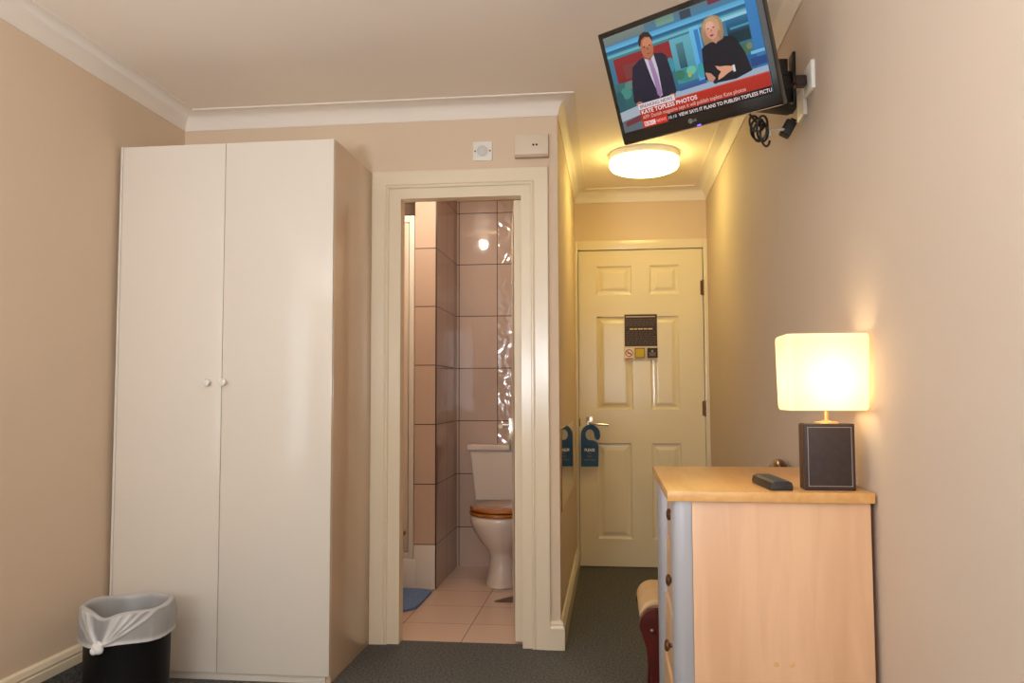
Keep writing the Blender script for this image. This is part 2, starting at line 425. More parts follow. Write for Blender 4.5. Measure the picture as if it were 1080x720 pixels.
def lever(b, base, dirn, reach, out, r=.008):
    base = Vector(base); d = Vector(dirn); q = Vector(out)
    pts = [base, base+q*.6]
    for k in range(5):
        a = k/4*PI/2; pts.append(base+q*(.6+.4*math.sin(a))+d*(.02*(1-math.cos(a))))
    pts += [base+q+d*(reach*.6), base+q*.96+d*reach]
    b.tube(pts, r, 12)

door = thing('door_1', (.575, 5.30, 0), 'cream six panel entrance door at the end of the corridor', 'door'); door['kind'] = 'structure'
b = MB(); b.box(-.203, .576, 5.313, 5.345, .006, 1.988)
panel_face(b, -.203, .576, .006, 1.988, [(-.09, .134, 1.704, 1.888), (.246, .43, 1.704, 1.888), (-.09, .136, .977, 1.566), (.246, .424, .977, 1.566), (-.092, .122, .175, .769), (.246, .428, .175, .769)],
           lambda x, z, d: (x, 5.30+d, z), .011)
b.box(-.2032, -.2028, 5.30, 5.313, .006, 1.988); b.box(.5758, .5762, 5.30, 5.313, .006, 1.988)
b.build('leaf', M['doorp'], door, smooth=False)
b = MB(); b.box(-.158, -.113, 5.288, 5.30, .865, .935, .003); b.lathe([(.0, .0), (.018, 0), (.018, .012), (0, .012)], Matrix.Translation((-.136, 5.288, .895)) @ Matrix.Rotation(PI/2, 4, 'X'))
hp = b.build('handle_plate', M['chrome'], door)
b = MB(); lever(b, (-.136, 5.285, .895), (1, 0, -.1), .115, (0, -.045, 0), .0085); b.build('lever', M['chrome'], hp)
for z in (1.74, .985, .25):
    b = MB(); b.lathe([(0, -.05), (.007, -.05), (.007, -.018), (.0055, -.017), (.0055, -.015), (.007, -.014), (.007, .014), (.0055, .015), (.0055, .017), (.007, .018), (.007, .05), (0, .05)], Matrix.Translation((.5775, 5.291, z)), 16)
    b.box(.56, .5775, 5.297, 5.301, z-.045, z+.045)
    b.build('hinge', M['knobmetal'], door)
b = MB(); b.box(-.2045, -.1965, 5.292, 5.302, .875, .925, .002); b.build('latch_plate', M['brass'], door)

# open bathroom door (swings in, hinged on the right jamb)
bd = thing('door_2', (-.388, 3.667, .006), 'cream bathroom door standing open into the bathroom', 'door'); bd['kind'] = 'structure'
bd.rotation_euler = (0, 0, math.radians(7.7))
W2 = .62
b = MB(); b.box(-.038, -.0, .0, W2, 0, 1.94, .002)
panel_face(b, .04, W2-.04, .1, 1.9, [(.1, .27, 1.62, 1.8), (.33, .5, 1.62, 1.8), (.1, .27, .92, 1.5), (.33, .5, .92, 1.5), (.1, .27, .17, .74), (.33, .5, .17, .74)], lambda y, z, d: (-.040+d*.2, y, z), .009)
b.build('leaf', M['gloss'], bd, smooth=False, local=True)
b = MB(); b.box(-.056, -.038, W2-.052, W2-.004, .79, .95, .003); hp = b.build('handle_plate', M['chrome'], bd, local=True)
b = MB(); b.tube([(-.046, W2-.028, .915), (-.098, W2-.028, .915)], .010, 14); b.tube([(-.098, W2-.012, .915), (-.100, W2-.14, .912)], .0105, 14)
lv = b.build('lever', M['chrome'], hp, local=True)
b = MB(); b.box(-.036, -.004, W2-.001, W2+.003, .80, .945, .001); b.build('latch_plate', M['chrome'], bd, local=True)

# ---- windows behind the camera (bring the daylight in)
def window(name, box, axis, label):
    b = MB(); x0, x1, y0, y1, z0, z1 = box
    f = .05
    if axis == 'x':   # opening in a wall facing x
        b.box(x0, x1, y0, y0+f, z0, z1, .004); b.box(x0, x1, y1-f, y1, z0, z1, .004)
        b.box(x0, x1, y0, y1, z0, z0+f, .004); b.box(x0, x1, y0, y1, z1-f, z1, .004)
        b.box(x0, x1, (y0+y1)/2-.03, (y0+y1)/2+.03, z0, z1, .004); b.box(x0, x1, y0, y1, z0+.8, z0+.84, .004)
    else:
        b.box(x0, x0+f, y0, y1, z0, z1, .004); b.box(x1-f, x1, y0, y1, z0, z1, .004)
        b.box(x0, x1, y0, y1, z0, z0+f, .004); b.box(x0, x1, y0, y1, z1-f, z1, .004)
        b.box((x0+x1)/2-.03, (x0+x1)/2+.03, y0, y1, z0, z1, .004); b.box(x0, x1, y0, y1, z0+.8, z0+.84, .004)
    return struct(b.build(name, M['gloss']), label, 'window')
window('window_1', (XL-.08, XL-.03, *WL), 'x', 'white framed window in the left wall nearest the bed')
window('window_2', (WR[0], WR[1], YR-.08, YR-.03, WR[2], WR[3]), 'y', 'white framed window in the near end wall')

# net curtain hanging in front of the left window
b = MB(); t = b.bm; rows = []
for i in range(2):
    row = []
    for j in range(241):
        y = -.75+2.0*j/240; row.append(t.verts.new((XL+.075+.016*math.sin(j*.42)+.008*math.sin(j*.17+1), y+.012*math.sin(i*2.1+j*.05), .03+2.15*i)))
    rows.append(row)
for j in range(240): t.faces.new((rows[0][j], rows[0][j+1], rows[1][j+1], rows[1][j]))
cm = mat('white net curtain', (240, 236, 230), .9, .1)
nt = cm.node_tree; tr = nt.nodes.new('ShaderNodeBsdfTranslucent'); tr.inputs[0].default_value = (.9, .89, .87, 1); m1 = nt.nodes.new('ShaderNodeMixShader'); m1.inputs[0].default_value = .65
nt.links.new(nt.nodes['Principled BSDF'].outputs[0], m1.inputs[1]); nt.links.new(tr.outputs[0], m1.inputs[2]); nt.links.new(m1.outputs[0], nt.nodes['Material Output'].inputs[0])
tag(b.build('net_curtain', cm, origin=(XL+.075, .25, .03)), 'white net curtain hanging in front of the left window', 'curtain')

# ------------------------------------------------------------------ wardrobe
w = thing('wardrobe', (-1.505, 3.33, 0), 'tall white two door wardrobe standing in the left corner', 'wardrobe')
Y0 = 3.071
b = MB(); b.box(-1.0745, -1.0565, Y0+.018, YB-.002, .0, 2.070, .001); b.build('side_panel', M['mela_shade'], w)['label'] = 'glossy side panel facing the doorway, shade painted into its colour'
b = MB(); b.box(XL+.018, -1.9285, Y0, Y0+.03, .03, 2.070, .0015); b.build('filler_strip', M['mela'], w)
b = MB()
b.box(XL+.018, -1.93, Y0+.03, YB-.002, 0, 2.07); b.box(-1.93, -1.0745, Y0+.02, YB-.002, 2.052, 2.070); b.box(-1.93, -1.0745, YB-.012, YB-.002, .05, 2.052); b.box(-1.93, -1.0745, Y0+.02, YB-.012, .05, .068)
b.build('carcass', M['mela'], w, smooth=False)
b = MB(); b.box(-1.93, -1.075, Y0+.012, Y0+.03, 0, .027, .001); b.build('plinth', M['mela'], w)
for x0, x1, kx in ((-1.9265, -1.498, -1.549), (-1.4955, -1.0575, -1.4845)):
    b = MB(); b.box(x0, x1, Y0, Y0+.018, .03, 2.068, .0015); d = b.build('door', M['mela'], w)
    b = MB(); b.lathe([(.0, .0), (.007, 0), (.006, .010), (.012, .016), (.0155, .022), (.014, .028), (.008, .031), (0, .032)], Matrix.Translation((kx, Y0, 1.128)) @ Matrix.Rotation(PI/2, 4, 'X'), 24)
    b.build('knob', M['white'], d)

# ------------------------------------------------------------------ waste bin and its liner
BX, BY = -1.660, 2.745
binb = MB()
binb.lathe([(0, .0), (.130, .0), (.134, .004), (.136, .1), (.139, .322), (.142, .332), (.142, .339), (.136, .339), (.134, .322), (.128, .012), (0, .012)], Matrix.Translation((BX, BY, 0)), 56)
tag(binb.build('waste_bin', M['binblack'], origin=(BX, BY, 0)), 'round black plastic waste bin on the carpet beside the wardrobe', 'bin')
bm = MB(); t = bm.bm; N = 300
KA = math.radians(269)                       # where the slack is knotted
RIDGES = ((-.62, .05, .6), (-.44, .055, 1.), (-.33, .04, .7), (.28, .045, 1.), (.40, .04, .8), (.62, .05, .9), (.85, .045, .7), (1.15, .06, .7), (-.95, .06, .5))
def liner_pt(th, s):
    """s 0..1: inside bottom -> rim -> outside hem; gives radius, height and whiteness (layers of film)"""
    dk = math.atan2(math.sin(th-KA), math.cos(th-KA))
    vdip = .013*math.exp(-(dk/.24)**2)
    rim_z = .364+.005*math.sin(2*th+.8)+.003*math.sin(5*th)-vdip
    hem = .262+.008*math.sin(th+1.2)+.004*math.sin(4*th)
    c, sn = math.cos(th), math.sin(th)
    f = noise.noise(Vector((c*3.2, sn*3.2, s*1.4)))*.006+noise.noise(Vector((c*10, sn*10, s*3)))*.0022
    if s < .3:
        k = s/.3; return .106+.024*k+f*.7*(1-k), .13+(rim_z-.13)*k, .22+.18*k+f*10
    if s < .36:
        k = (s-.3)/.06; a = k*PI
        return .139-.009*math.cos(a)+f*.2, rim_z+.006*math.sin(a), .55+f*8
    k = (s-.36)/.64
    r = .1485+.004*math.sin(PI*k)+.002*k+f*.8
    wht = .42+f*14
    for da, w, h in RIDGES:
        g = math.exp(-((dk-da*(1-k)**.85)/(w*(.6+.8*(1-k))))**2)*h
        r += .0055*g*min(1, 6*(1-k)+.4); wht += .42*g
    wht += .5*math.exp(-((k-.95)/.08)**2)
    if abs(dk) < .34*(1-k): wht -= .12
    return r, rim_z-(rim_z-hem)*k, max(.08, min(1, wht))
S = 70; rows = []; tint = []
for i in range(S+1):
    rows.append([])
    for j in range(N):
        th = 2*PI*j/N; r, z, wt = liner_pt(th, i/S)
        rows[-1].append(t.verts.new((BX+r*math.cos(th), BY+r*math.sin(th), z))); tint.append(wt)
for i in range(S):
    for j in range(N): t.faces.new((rows[i][j], rows[i][(j+1) % N], rows[i+1][(j+1) % N], rows[i+1][j]))
lm = vcol('thin white polythene', 0, .35)
nt = lm.node_tree; pb = nt.nodes['Principled BSDF']; tr = nt.nodes.new('ShaderNodeBsdfTranslucent'); tr.inputs[0].default_value = (.75, .75, .77, 1)
m1 = nt.nodes.new('ShaderNodeMixShader'); m1.inputs[0].default_value = .15
nt.links.new(pb.outputs[0], m1.inputs[1]); nt.links.new(tr.outputs[0], m1.inputs[2]); nt.links.new(m1.outputs[0], nt.nodes['Material Output'].inputs[0])
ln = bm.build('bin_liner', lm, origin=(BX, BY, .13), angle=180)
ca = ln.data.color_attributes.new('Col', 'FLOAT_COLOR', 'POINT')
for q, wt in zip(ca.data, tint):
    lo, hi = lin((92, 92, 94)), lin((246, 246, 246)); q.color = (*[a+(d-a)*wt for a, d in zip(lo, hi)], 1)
tag(ln, 'thin white bin bag folded over the rim of the black bin', 'bag')
b = MB()
kx, ky = BX+.165*math.cos(KA), BY+.165*math.sin(KA)
b.lathe([(0, -.020), (.010, -.018), (.017, -.008), (.016, .004), (.009, .013), (.011, .018), (0, .020)], Matrix.Translation((kx, ky, .262)) @ Matrix.Rotation(.5, 4, 'Y'), 18, 1.25, .8)
b.lathe([(0, -.013), (.009, -.01), (.012, 0), (.008, .01), (0, .012)], Matrix.Translation((kx-.012, ky-.004, .252)) @ Matrix.Rotation(-.6, 4, 'Y'), 14)
b.build('knot', mat('white polythene knot', (240, 240, 240), .4), ln, angle=180)

# ------------------------------------------------------------------ bathroom contents
t_ = thing('toilet', (-.63, 4.95, 0), 'white toilet with varnished wooden seat against the tiled wall', 'toilet')
TX = -.63
def ring(b, secs, n=44, capb=True, capt=True):
    """secs: (centre y, half width, half depth front, half depth back, z): stacked rounded sections"""
    t = b.bm; rows = []
    for cy, hw, df, db, z in secs:
        row = []
        for k in range(n):
            a = 2*PI*k/n; c, s = math.cos(a), math.sin(a)
            e = 1.0 if s < 0 else .72
            x = hw*math.copysign(abs(c)**(1 if s < 0 else .8), c)
            y = (df if s < 0 else db)*math.copysign(abs(s)**e, s)
            row.append(t.verts.new((TX+x, cy+y, z)))
        rows.append(row)
    for A, B in zip(rows, rows[1:]):
        for k in range(n): t.faces.new((A[k], A[(k+1) % n], B[(k+1) % n], B[k]))
    if capb: t.faces.new(rows[0])
    if capt: t.faces.new(list(reversed(rows[-1])))
    bmesh.ops.recalc_face_normals(t, faces=t.faces[:])
b = MB()
ring(b, [(4.83, .102, .172, .17, .0), (4.83, .100, .170, .17, .012), (4.84, .094, .155, .16, .03), (4.85, .083, .135, .16, .10), (4.85, .078, .13, .16, .160), (4.845, .096, .155, .17, .195), (4.83, .134, .195, .19, .245), (4.815, .164, .225, .21, .30), (4.80, .181, .24, .23, .35), (4.80, .184, .245, .24, .385), (4.80, .178, .238, .235, .395)])
b.box(TX-.11, TX+.11, 4.98, 5.20, .30, .40, .03, 3)
b.build('bowl', M['ceramic'], t_, angle=60)
def oval(b, z0, z1, k=1., dy=0.):
    ring(b, [(4.805+dy, .176*k, .236*k, .2*k, z0), (4.805+dy, .187*k, .248*k, .205*k, z0+.004), (4.805+dy, .188*k, .25*k, .206*k, (z0+z1)/2), (4.805+dy, .187*k, .248*k, .205*k, z1-.004), (4.805+dy, .178*k, .238*k, .2*k, z1)])
b = MB(); oval(b, .396, .418); b.build('seat', M['oak'], t_, angle=60)['label'] = 'varnished wooden seat ring'
b = MB(); oval(b, .421, .443, .985); b.build('lid', M['oak'], t_, angle=60)['label'] = 'closed varnished wooden lid'
b = MB(); b.prism([(TX-.200, .432), (TX+.200, .432), (TX+.236, .735), (TX-.236, .735)], 'y', 5.05, 5.235, .018, 3)
cs = b.build('cistern', M['ceramic'], t_)
b = MB(); b.box(TX-.25, TX+.25, 5.035, 5.244, .735, .772, .013, 3); b.build('cistern_lid', M['ceramic'], cs)
b = MB(); b.tube([(TX+.14, 5.05, .70), (TX+.14, 5.02, .70)], .012, 12); b.tube([(TX+.14, 5.022, .70), (TX+.19, 5.018, .69)], .006, 10); b.build('flush_lever', M['chrome'], cs)
for sx in (-.07, .07):
    b = MB(); b.tube([(TX+sx-.02, 5.005, .428), (TX+sx+.02, 5.005, .428)], .011, 12); b.build('hinge', M['chrome'], t_)

sh = thing('shower_enclosure', (-1.5, 4.93, 0), 'white framed shower enclosure left inside the bathroom doorway', 'shower')
b = MB(); b.box(XL+.005, -1.09, 4.60, YBB-.002, 0, .163, .012, 3); b.build('tray', M['white'], sh)
b = MB(); b.box(-1.1045, -.984, 4.607, 4.619, 0, .241, .002); b.build('base_panel', M['white'], sh)
b = MB(); b.box(-1.137, -1.108, 4.608, 4.65, .164, 2.10, .004); b.box(-1.80, -1.137, 4.608, 4.65, 2.06, 2.10, .004); b.box(-1.80, -1.137, 4.608, 4.65, .164, .2, .004)
b.build('frame', M['white'], sh)
fg = mat('frosted shower panel', (226, 214, 200), .35, .5)
b = MB(); b.box(-1.168, -1.140, 4.612, 4.642, .203, 2.057, .004); b.box(-1.79, -1.76, 4.612, 4.642, .203, 2.057, .004); b.box(-1.76, -1.168, 4.623, 4.630, .203, 2.057)
dr = b.build('door', fg, sh)
b = MB(); b.lathe([(0, 0), (.008, 0), (.007, .014), (.013, .02), (.013, .03), (0, .033)], Matrix.Translation((-1.158, 4.612, .31)) @ Matrix.Rotation(PI/2, 4, 'X'), 20); b.build('knob', M['brass'], dr)['label'] = 'small brass coloured knob'

# bath mat with rounded corners
pts = []
x0, x1, y0, y1, r = -1.58, -.985, 4.10, 4.585, .13
for cx, cy, a0 in ((x1-r, y1-.05, 0), (x0+r, y1-.05, 90), (x0+r, y0+r, 180), (x1-r, y0+r, 270)):
    ry = .05 if a0 < 180 else r
    for k in range(8):
        a = math.radians(a0+90*k/7); pts.append((cx+r*math.cos(a), cy+ry*math.sin(a)))
b = MB(); b.prism(pts, 'z', -.002, .012, .004)
tag(b.build('bath_mat', M['bluemat'], origin=(-1.29, 4.38, -.002)), 'blue bath mat on the tiles in front of the shower', 'mat')
b = MB(); b.prism([(-.62, -.002), (-.49, -.002), (-.49, .034)], 'y', 4.37, 4.41, .002)
dw = b.build('door_wedge', M['wedge'], origin=(-.555, 4.39, -.002)); tag(dw, 'small brown wooden wedge on the floor tiles by the bathroom door', 'door stop')

# ------------------------------------------------------------------ wall fittings above the doorway
sw = thing('switch_plate', (-.556, YB, 2.154), 'square white wall plate above the bathroom doorway', 'switch')
b = MB(); b.box(-.599, -.513, YB-.008, YB, 2.111, 2.197, .003); b.build('plate', M['white'], sw)
b = MB(); b.lathe([(0, .0), (.024, 0), (.024, .004), (.021, .007), (0, .009)], Matrix.Translation((-.556, YB-.008, 2.154)) @ Matrix.Rotation(PI/2, 4, 'X'), 28); b.build('dial', mat('pale grey plastic', (214, 212, 210), .3), sw)
for sx in (-1, 1):
    b = MB(); b.lathe([(0, 0), (.004, 0), (.003, .0015), (0, .002)], Matrix.Translation((-.556+.033*sx, YB-.008, 2.154)) @ Matrix.Rotation(PI/2, 4, 'X'), 12); b.build('screw', M['knobmetal'], sw)
al = thing('alarm_box', (-.337, YB, 2.165), 'flat ivory plastic box on the wall beside the square plate', 'alarm box')
b = MB(); b.box(-.411, -.263, YB-.026, YB, 2.126, 2.216, .004); b.build('cover', M['offwhite'], al)
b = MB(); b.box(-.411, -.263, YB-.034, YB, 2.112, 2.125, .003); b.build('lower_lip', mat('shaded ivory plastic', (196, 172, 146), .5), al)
for x in (-.328, -.314):
    b = MB(); b.lathe([(0, 0), (.005, 0), (.004, .003), (0, .004)], Matrix.Translation((x, YB-.026, 2.168)) @ Matrix.Rotation(PI/2, 4, 'X'), 14); b.build('indicator', M['blackplastic'], al)

# ------------------------------------------------------------------ corridor: ceiling light, mirror, door notice, door hanger
LX, LY = .19, 4.52
cl = thing('ceiling_light', (LX, LY, ZC), 'round glowing ceiling light in the corridor', 'ceiling light')
b = MB(); b.lathe([(0, 0), (.186, 0), (.19, -.006), (.19, -.030), (.186, -.034), (0, -.034)], Matrix.Translation((LX, LY, ZC)), 64); b.build('base', M['white'], cl)
em = emis('lit opal diffuser', (255, 232, 138), 13., (255, 245, 225))
b = MB(); b.lathe([(.184, -.035), (.188, -.045), (.187, -.066), (.178, -.082), (.155, -.092), (.09, -.099), (0, -.101)], Matrix.Translation((LX, LY, ZC)), 64); b.build('diffuser', em, cl)

mi = thing('wall_mirror', (XC, 4.22, .56), 'low frameless mirror on the left wall of the corridor', 'mirror')
b = MB(); b.box(XC, XC+.005, 3.70, 4.80, .560, .925, .001); b.build('glass', M['mirror'], mi, smooth=False)

no = thing('door_notice', (.188, 5.298, 1.29), 'dark printed notice with three small icons stuck on the entrance door', 'notice')
pc = Pic(lambda u, v, k: (u-.188, -.0004-k*.00012, v-1.29))
pc.rect(.082, .292, 1.286, 1.582, (228, 206, 176))
pc.rect(.087, .289, 1.376, 1.577, (58, 38, 30))
pc.rect(.094, .278, 1.560, 1.566, (214, 196, 180))
random.seed(3)
for i, z in enumerate([1.545, 1.535, 1.525, 1.515, 1.505, 1.466, 1.456, 1.446, 1.436, 1.426, 1.416, 1.406, 1.396, 1.386]):
    x = .096
    while x < .272:
        l = random.uniform(.008, .026); pc.rect(x, min(x+l, .28), z, z+.0035, (112, 92, 84)); x += l+.006
x = .118
for l in (.024, .018, .03, .022, .028): pc.rect(x, x+l, 1.480, 1.4885, (214, 190, 140)); x += l+.005
pc.rect(.087, .139, 1.297, 1.366, (236, 224, 204)); pc.ell(.113, 1.333, .024, .024, (186, 50, 34), 28); pc.ell(.113, 1.333, .0185, .0185, (240, 230, 214), 28)
pc.rect(.102, .124, 1.329, 1.335, (40, 34, 32))
pc.poly([(.098, 1.345), (.102, 1.349), (.128, 1.322), (.124, 1.318)], (186, 50, 34)); pc.rect(.09, .134, 1.297, 1.302, (176, 60, 44))
pc.rect(.149, .211, 1.302, 1.364, (92, 74, 20)); pc.rect(.153, .207, 1.306, 1.360, (206, 178, 20))
pc.rect(.226, .289, 1.302, 1.364, (40, 30, 28)); pc.ell(.257, 1.344, .007, .007, (170, 150, 130), 14)
for z, x0, x1 in ((1.330, .236, .279), (1.322, .24, .275), (1.314, .236, .279)): pc.rect(x0, x1, z, z+.004, (150, 132, 116))
pc.build('sheet', vcol('printed notice', 0, .55), no)

hg = thing('door_hanger', (-.138, 5.25, .62), 'dark blue cardboard hanger on the entrance door handle', 'door hanger')
out = [(-.193, .626), (-.086, .626), (-.083, .752), (-.090, .772), (-.106, .783), (-.122, .788)]
for k in range(13):
    a = math.radians(-100-k*22); out.append((-.137+.027*math.cos(a), .823+.034*math.sin(a)))
out += [(-.108, .806), (-.098, .792), (-.084, .790), (-.073, .806)]
for k in range(11):
    a = math.radians(-5+k*18.5); out.append((-.133+.060*math.cos(a), .826+.060*math.sin(a)))
b = MB(); b.prism(out, 'y', 5.262, 5.2635)
b.build('card', mat('petrol blue card', (8, 74, 122), .4), hg, smooth=False)
pc = Pic(lambda u, v, k: (u+.138, .0115-k*.0001, v-.62))
pc.text('PLEASE', -.139, .720, .0175, (255, 255, 255), .064, .03, 'c')
for s, z, wd in (('DO', .704, .020), ('NOT', .684, .026), ('DISTURB', .662, .064)): pc.text(s, -.139, z, .0095, (150, 128, 108), wd, .02, 'c')
pc.build('lettering', vcol('hanger print', 0, .4), hg)

# ------------------------------------------------------------------ chest of drawers
CT = .848
ch = thing('chest_of_drawers', (.37, 2.365, 0), 'beech chest of drawers with silver corner posts against the right wall', 'chest of drawers')
b = MB(); b.box(.128, .600, 2.018, 2.712, .824, CT, .003); b.build('top', M['beech_top'], ch)
b = MB(); b.box(.184, .592, 2.030, 2.048, 0, .823, .001); b.build('side_panel', M['beech'], ch)
b = MB(); b.box(.184, .592, 2.682, 2.70, 0, .823, .001); b.build('side_panel', M['beech'], ch)
b = MB(); b.box(.578, .592, 2.048, 2.682, .02, .823); b.box(.2, .578, 2.048, 2.682, .02, .04); b.box(.193, .203, 2.05, 2.68, .06, .81)
b.build('carcass', M['beech'], ch, smooth=False)
for yc in (2.0525, 2.6775):
    poly = []
    for k in range(13):
        a = math.radians(90+180*k/12); poly.append((.170+.032*math.cos(a), yc+.0225*math.sin(a)))
    poly += [(.186, yc-.0225), (.186, yc+.0225)]
    b = MB(); b.prism(poly, 'z', 0, .8235); b.build('corner_post', M['silver'], ch)
zt = .815
for xo, hh, kz in ((.168, .172, .757), (.164, .172, .585), (.158, .172, .415), (.152, .21, .22)):
    z1 = zt; z0 = zt-hh+.006; zt -= hh
    b = MB(); b.box(xo, xo+.024, 2.0765, 2.6535, z0, z1, .002); d = b.build('drawer', M['beech_edge'], ch)
    b = MB(); b.lathe([(0, 0), (.006, 0), (.0055, .010), (.009, .013), (.0155, .017), (.0155, .022), (.010, .026), (0, .027)], Matrix.Translation((xo, 2.28, kz)) @ Matrix.Rotation(-PI/2, 4, 'Y'), 24)
    b.build('knob', M['knobmetal'], d)
for x in (.372, .408):
    b = MB(); b.lathe([(0, 0), (.006, 0), (.005, .002), (0, .0028)], Matrix.Translation((x, 2.030, .452)) @ Matrix.Rotation(PI/2, 4, 'X'), 16); b.build('cover_cap', M['beech_edge'], ch)

# table lamp
lp = thing('table_lamp', (.512, 2.083, CT), 'lit table lamp with cream cube shade and dark leather base', 'lamp')
LZ = CT
b = MB(); b.box(.4545, .5705, 2.062, 2.114, LZ, LZ+.158, .003); bs = b.build('base', M['leather'], lp)
b = MB(); b.box(.4525, .4545, 2.064, 2.112, LZ+.002, LZ+.156, .0008); b.build('side_panel', M['leather_side'], bs)
b = MB(); x0, x1, z0, z1, y = .462, .563, LZ+.010, LZ+.150, 2.0612
n = 26
for k in range(n):
    u = x0+(x1-x0)*k/n; b.box(u, u+(x1-x0)/n*.75, y-.0006, y+.001, z0, z0+.0014); b.box(u, u+(x1-x0)/n*.75, y-.0006, y+.001, z1-.0014, z1)
n = 34
for k in range(n):
    v = z0+(z1-z0)*k/n; b.box(x0, x0+.0014, y-.0006, y+.001, v, v+(z1-z0)/n*.75); b.box(x1-.0014, x1, y-.0006, y+.001, v, v+(z1-z0)/n*.75)
b.build('stitching', M['stitch'], bs, smooth=False)
b = MB(); b.lathe([(0, 0), (.028, 0), (.028, .003), (.010, .006), (.0055, .008), (.0055, .03), (.011, .032), (.011, .06), (0, .06)], Matrix.Translation((.512, 2.088, LZ+.158)), 24); b.build('stem', mat('gold stem', (236, 190, 120), .3, .5, metal=.6), lp)
SX0, SX1, SY0, SY1, SZ0, SZ1 = .4085, .5985, 2.012, 2.164, LZ+.190, LZ+.370
sm = mat('cream fabric lampshade', (255, 246, 224), .8)
nt = sm.node_tree; pb = nt.nodes['Principled BSDF']; tr = nt.nodes.new('ShaderNodeBsdfTranslucent'); tr.inputs[0].default_value = (*lin((255, 240, 212)), 1)
mx = nt.nodes.new('ShaderNodeMixShader'); mx.inputs[0].default_value = .6
nt.links.new(pb.outputs[0], mx.inputs[1]); nt.links.new(tr.outputs[0], mx.inputs[2]); nt.links.new(mx.outputs[0], nt.nodes['Material Output'].inputs[0])
def rrect(x0, x1, y0, y1, r, n=6):
    p = []
    for cx, cy, a0 in ((x1-r, y1-r, 0), (x0+r, y1-r, 90), (x0+r, y0+r, 180), (x1-r, y0+r, 270)):
        for k in range(n+1):
            a = math.radians(a0+90*k/n); p.append((cx+r*math.cos(a), cy+r*math.sin(a)))
    return p
b = MB(); t = b.bm; rows = []
for z, g in ((SZ0, .004), (SZ0+.004, .001), (SZ0+.012, 0), (SZ1-.012, 0), (SZ1-.004, .001), (SZ1, .004)):
    q = .004*(SZ1-z)/(SZ1-SZ0)
    rows.append([t.verts.new((x, yy, z)) for x, yy in rrect(SX0+g+q, SX1-g-q, SY0+g+q, SY1-g-q, .014)])
for A, B in zip(rows, rows[1:]):
    for k in range(len(A)): t.faces.new((A[k], A[(k+1) % len(A)], B[(k+1) % len(A)], B[k]))
sd = b.build('lamp_shade', sm, lp, angle=60)
b = MB()
b.lathe([(0, .02), (.014, .022), (.018, .03), (.036, .055), (.042, .08), (.034, .108), (0, .122)], Matrix.Translation((.512, 2.088, SZ0)), 24)
b.build('bulb', emis('lit bulb', (255, 226, 176), 15., (255, 240, 220)), lp)
b = MB(); b.tube([(.5715, 2.09, LZ+.02), (.582, 2.10, LZ+.012), (.592, 2.14, LZ+.004), (.597, 2.2, LZ+.003), (.598, 2.3, LZ+.003)], .0028, 8); b.build('power_cord', M['white'], lp)

# remote control
rc = thing('remote_control', (.392, 2.138, CT), 'black remote control lying on the chest of drawers beside the lamp', 'remote control', rot=(0, 0, math.radians(4)))
b = MB(); b.prism([(-.025, 0), (.025, 0), (.027, .008), (.024, .019), (.016, .023), (-.016, .023), (-.024, .019), (-.027, .008)], 'y', -.09, .10, .004, 2); b.build('body', M['remote'], rc, local=True)
b = MB()
for i in range(8):
    for j in range(3): b.lathe([(0, .0), (.0042, 0), (.004, .0014), (0, .0018)], Matrix.Translation((-.012+.012*j, -.06+.018*i, .0228)), 12)
b.build('keypad', mat('grey rubber keys', (86, 84, 84), .6), rc, local=True)

# socket low on the wall behind the chest
so = thing('wall_socket', (XR, 2.125, .51), 'white wall socket low on right wall behind the chest of drawers', 'socket')
b = MB(); b.box(XR-.009, XR, 2.082, 2.168, .467, .553, .003); b.build('plate', M['white'], so)

# ------------------------------------------------------------------ chair behind the chest
c = thing('chair', (.32, 2.965, 0), 'red stained wooden chair with beige upholstery behind the chest of drawers', 'chair')
Y1, Y2 = 2.760, 3.165
YM = (Y1+Y2)/2
for y in (Y1, Y2-.045):
    b = MB(); x = .137; zc = .336; r = .056; P = []
    for k in range(17):
        a = math.radians(-30+k*240/16); P.append((x+r*math.cos(a), zc+r*math.sin(a)))
    P += [(x-.032, .255), (x-.022, .18), (x-.016, .09), (x-.022, .02), (x-.03, 0), (x+.022, 0), (x+.018, .02), (x+.020, .09), (x+.03, .18), (x+.04, .255)]
    b.prism(P, 'y', y, y+.045, .006, 3); l = b.build('leg', M['redwood'], c)
    yy = y if y == Y1 else y+.045
    b = MB(); b.lathe([(0, 0), (.009, 0), (.008, .004), (.004, .006), (0, .0065)], Matrix.Translation((.122, yy, .318)) @ Matrix.Rotation(PI/2 if y == Y1 else -PI/2, 4, 'X'), 16); b.build('stud', M['knobmetal'], l)
for y in (Y1+.006, Y2-.042):
    b = MB(); b.prism([(.515, 0), (.548, 0), (.528, .18), (.524, .36), (.490, .36), (.490, .18)], 'y', y, y+.036, .005, 2); b.build('leg', M['redwood'], c)
    b = MB(); b.prism([(.18, .27), (.49, .26), (.49, .33), (.18, .34)], 'y', y, y+.034, .005); b.build('seat_rail', M['redwood'], c)
b = MB(); b.box(.110, .150, Y1+.045, Y2-.045, .265, .335, .006); b.build('seat_rail', M['redwood'], c)
P = [(.50, .335), (.50, .392), (.30, .402), (.20, .406)]
for k in range(9):
    a = math.radians(80+k*105/8); P.append((.139+.056*math.cos(a), .354+.052*math.sin(a)))
P += [(.087, .335)]
b = MB(); b.prism(P, 'y', Y1+.047, Y2-.047, .014, 4); b.build('seat', M['beige'], c)['label'] = 'beige upholstered seat with rounded front'
pts = []
for k in range(25):
    a = PI*k/24; z = .345+.485*math.sin(a)**.7 if 0 < k < 24 else .345
    pts.append((.505+.062*((z-.345)/.485)**1.3, YM-(.178)*math.cos(a)*(1 if abs(math.cos(a)) < .99 else .98), z))
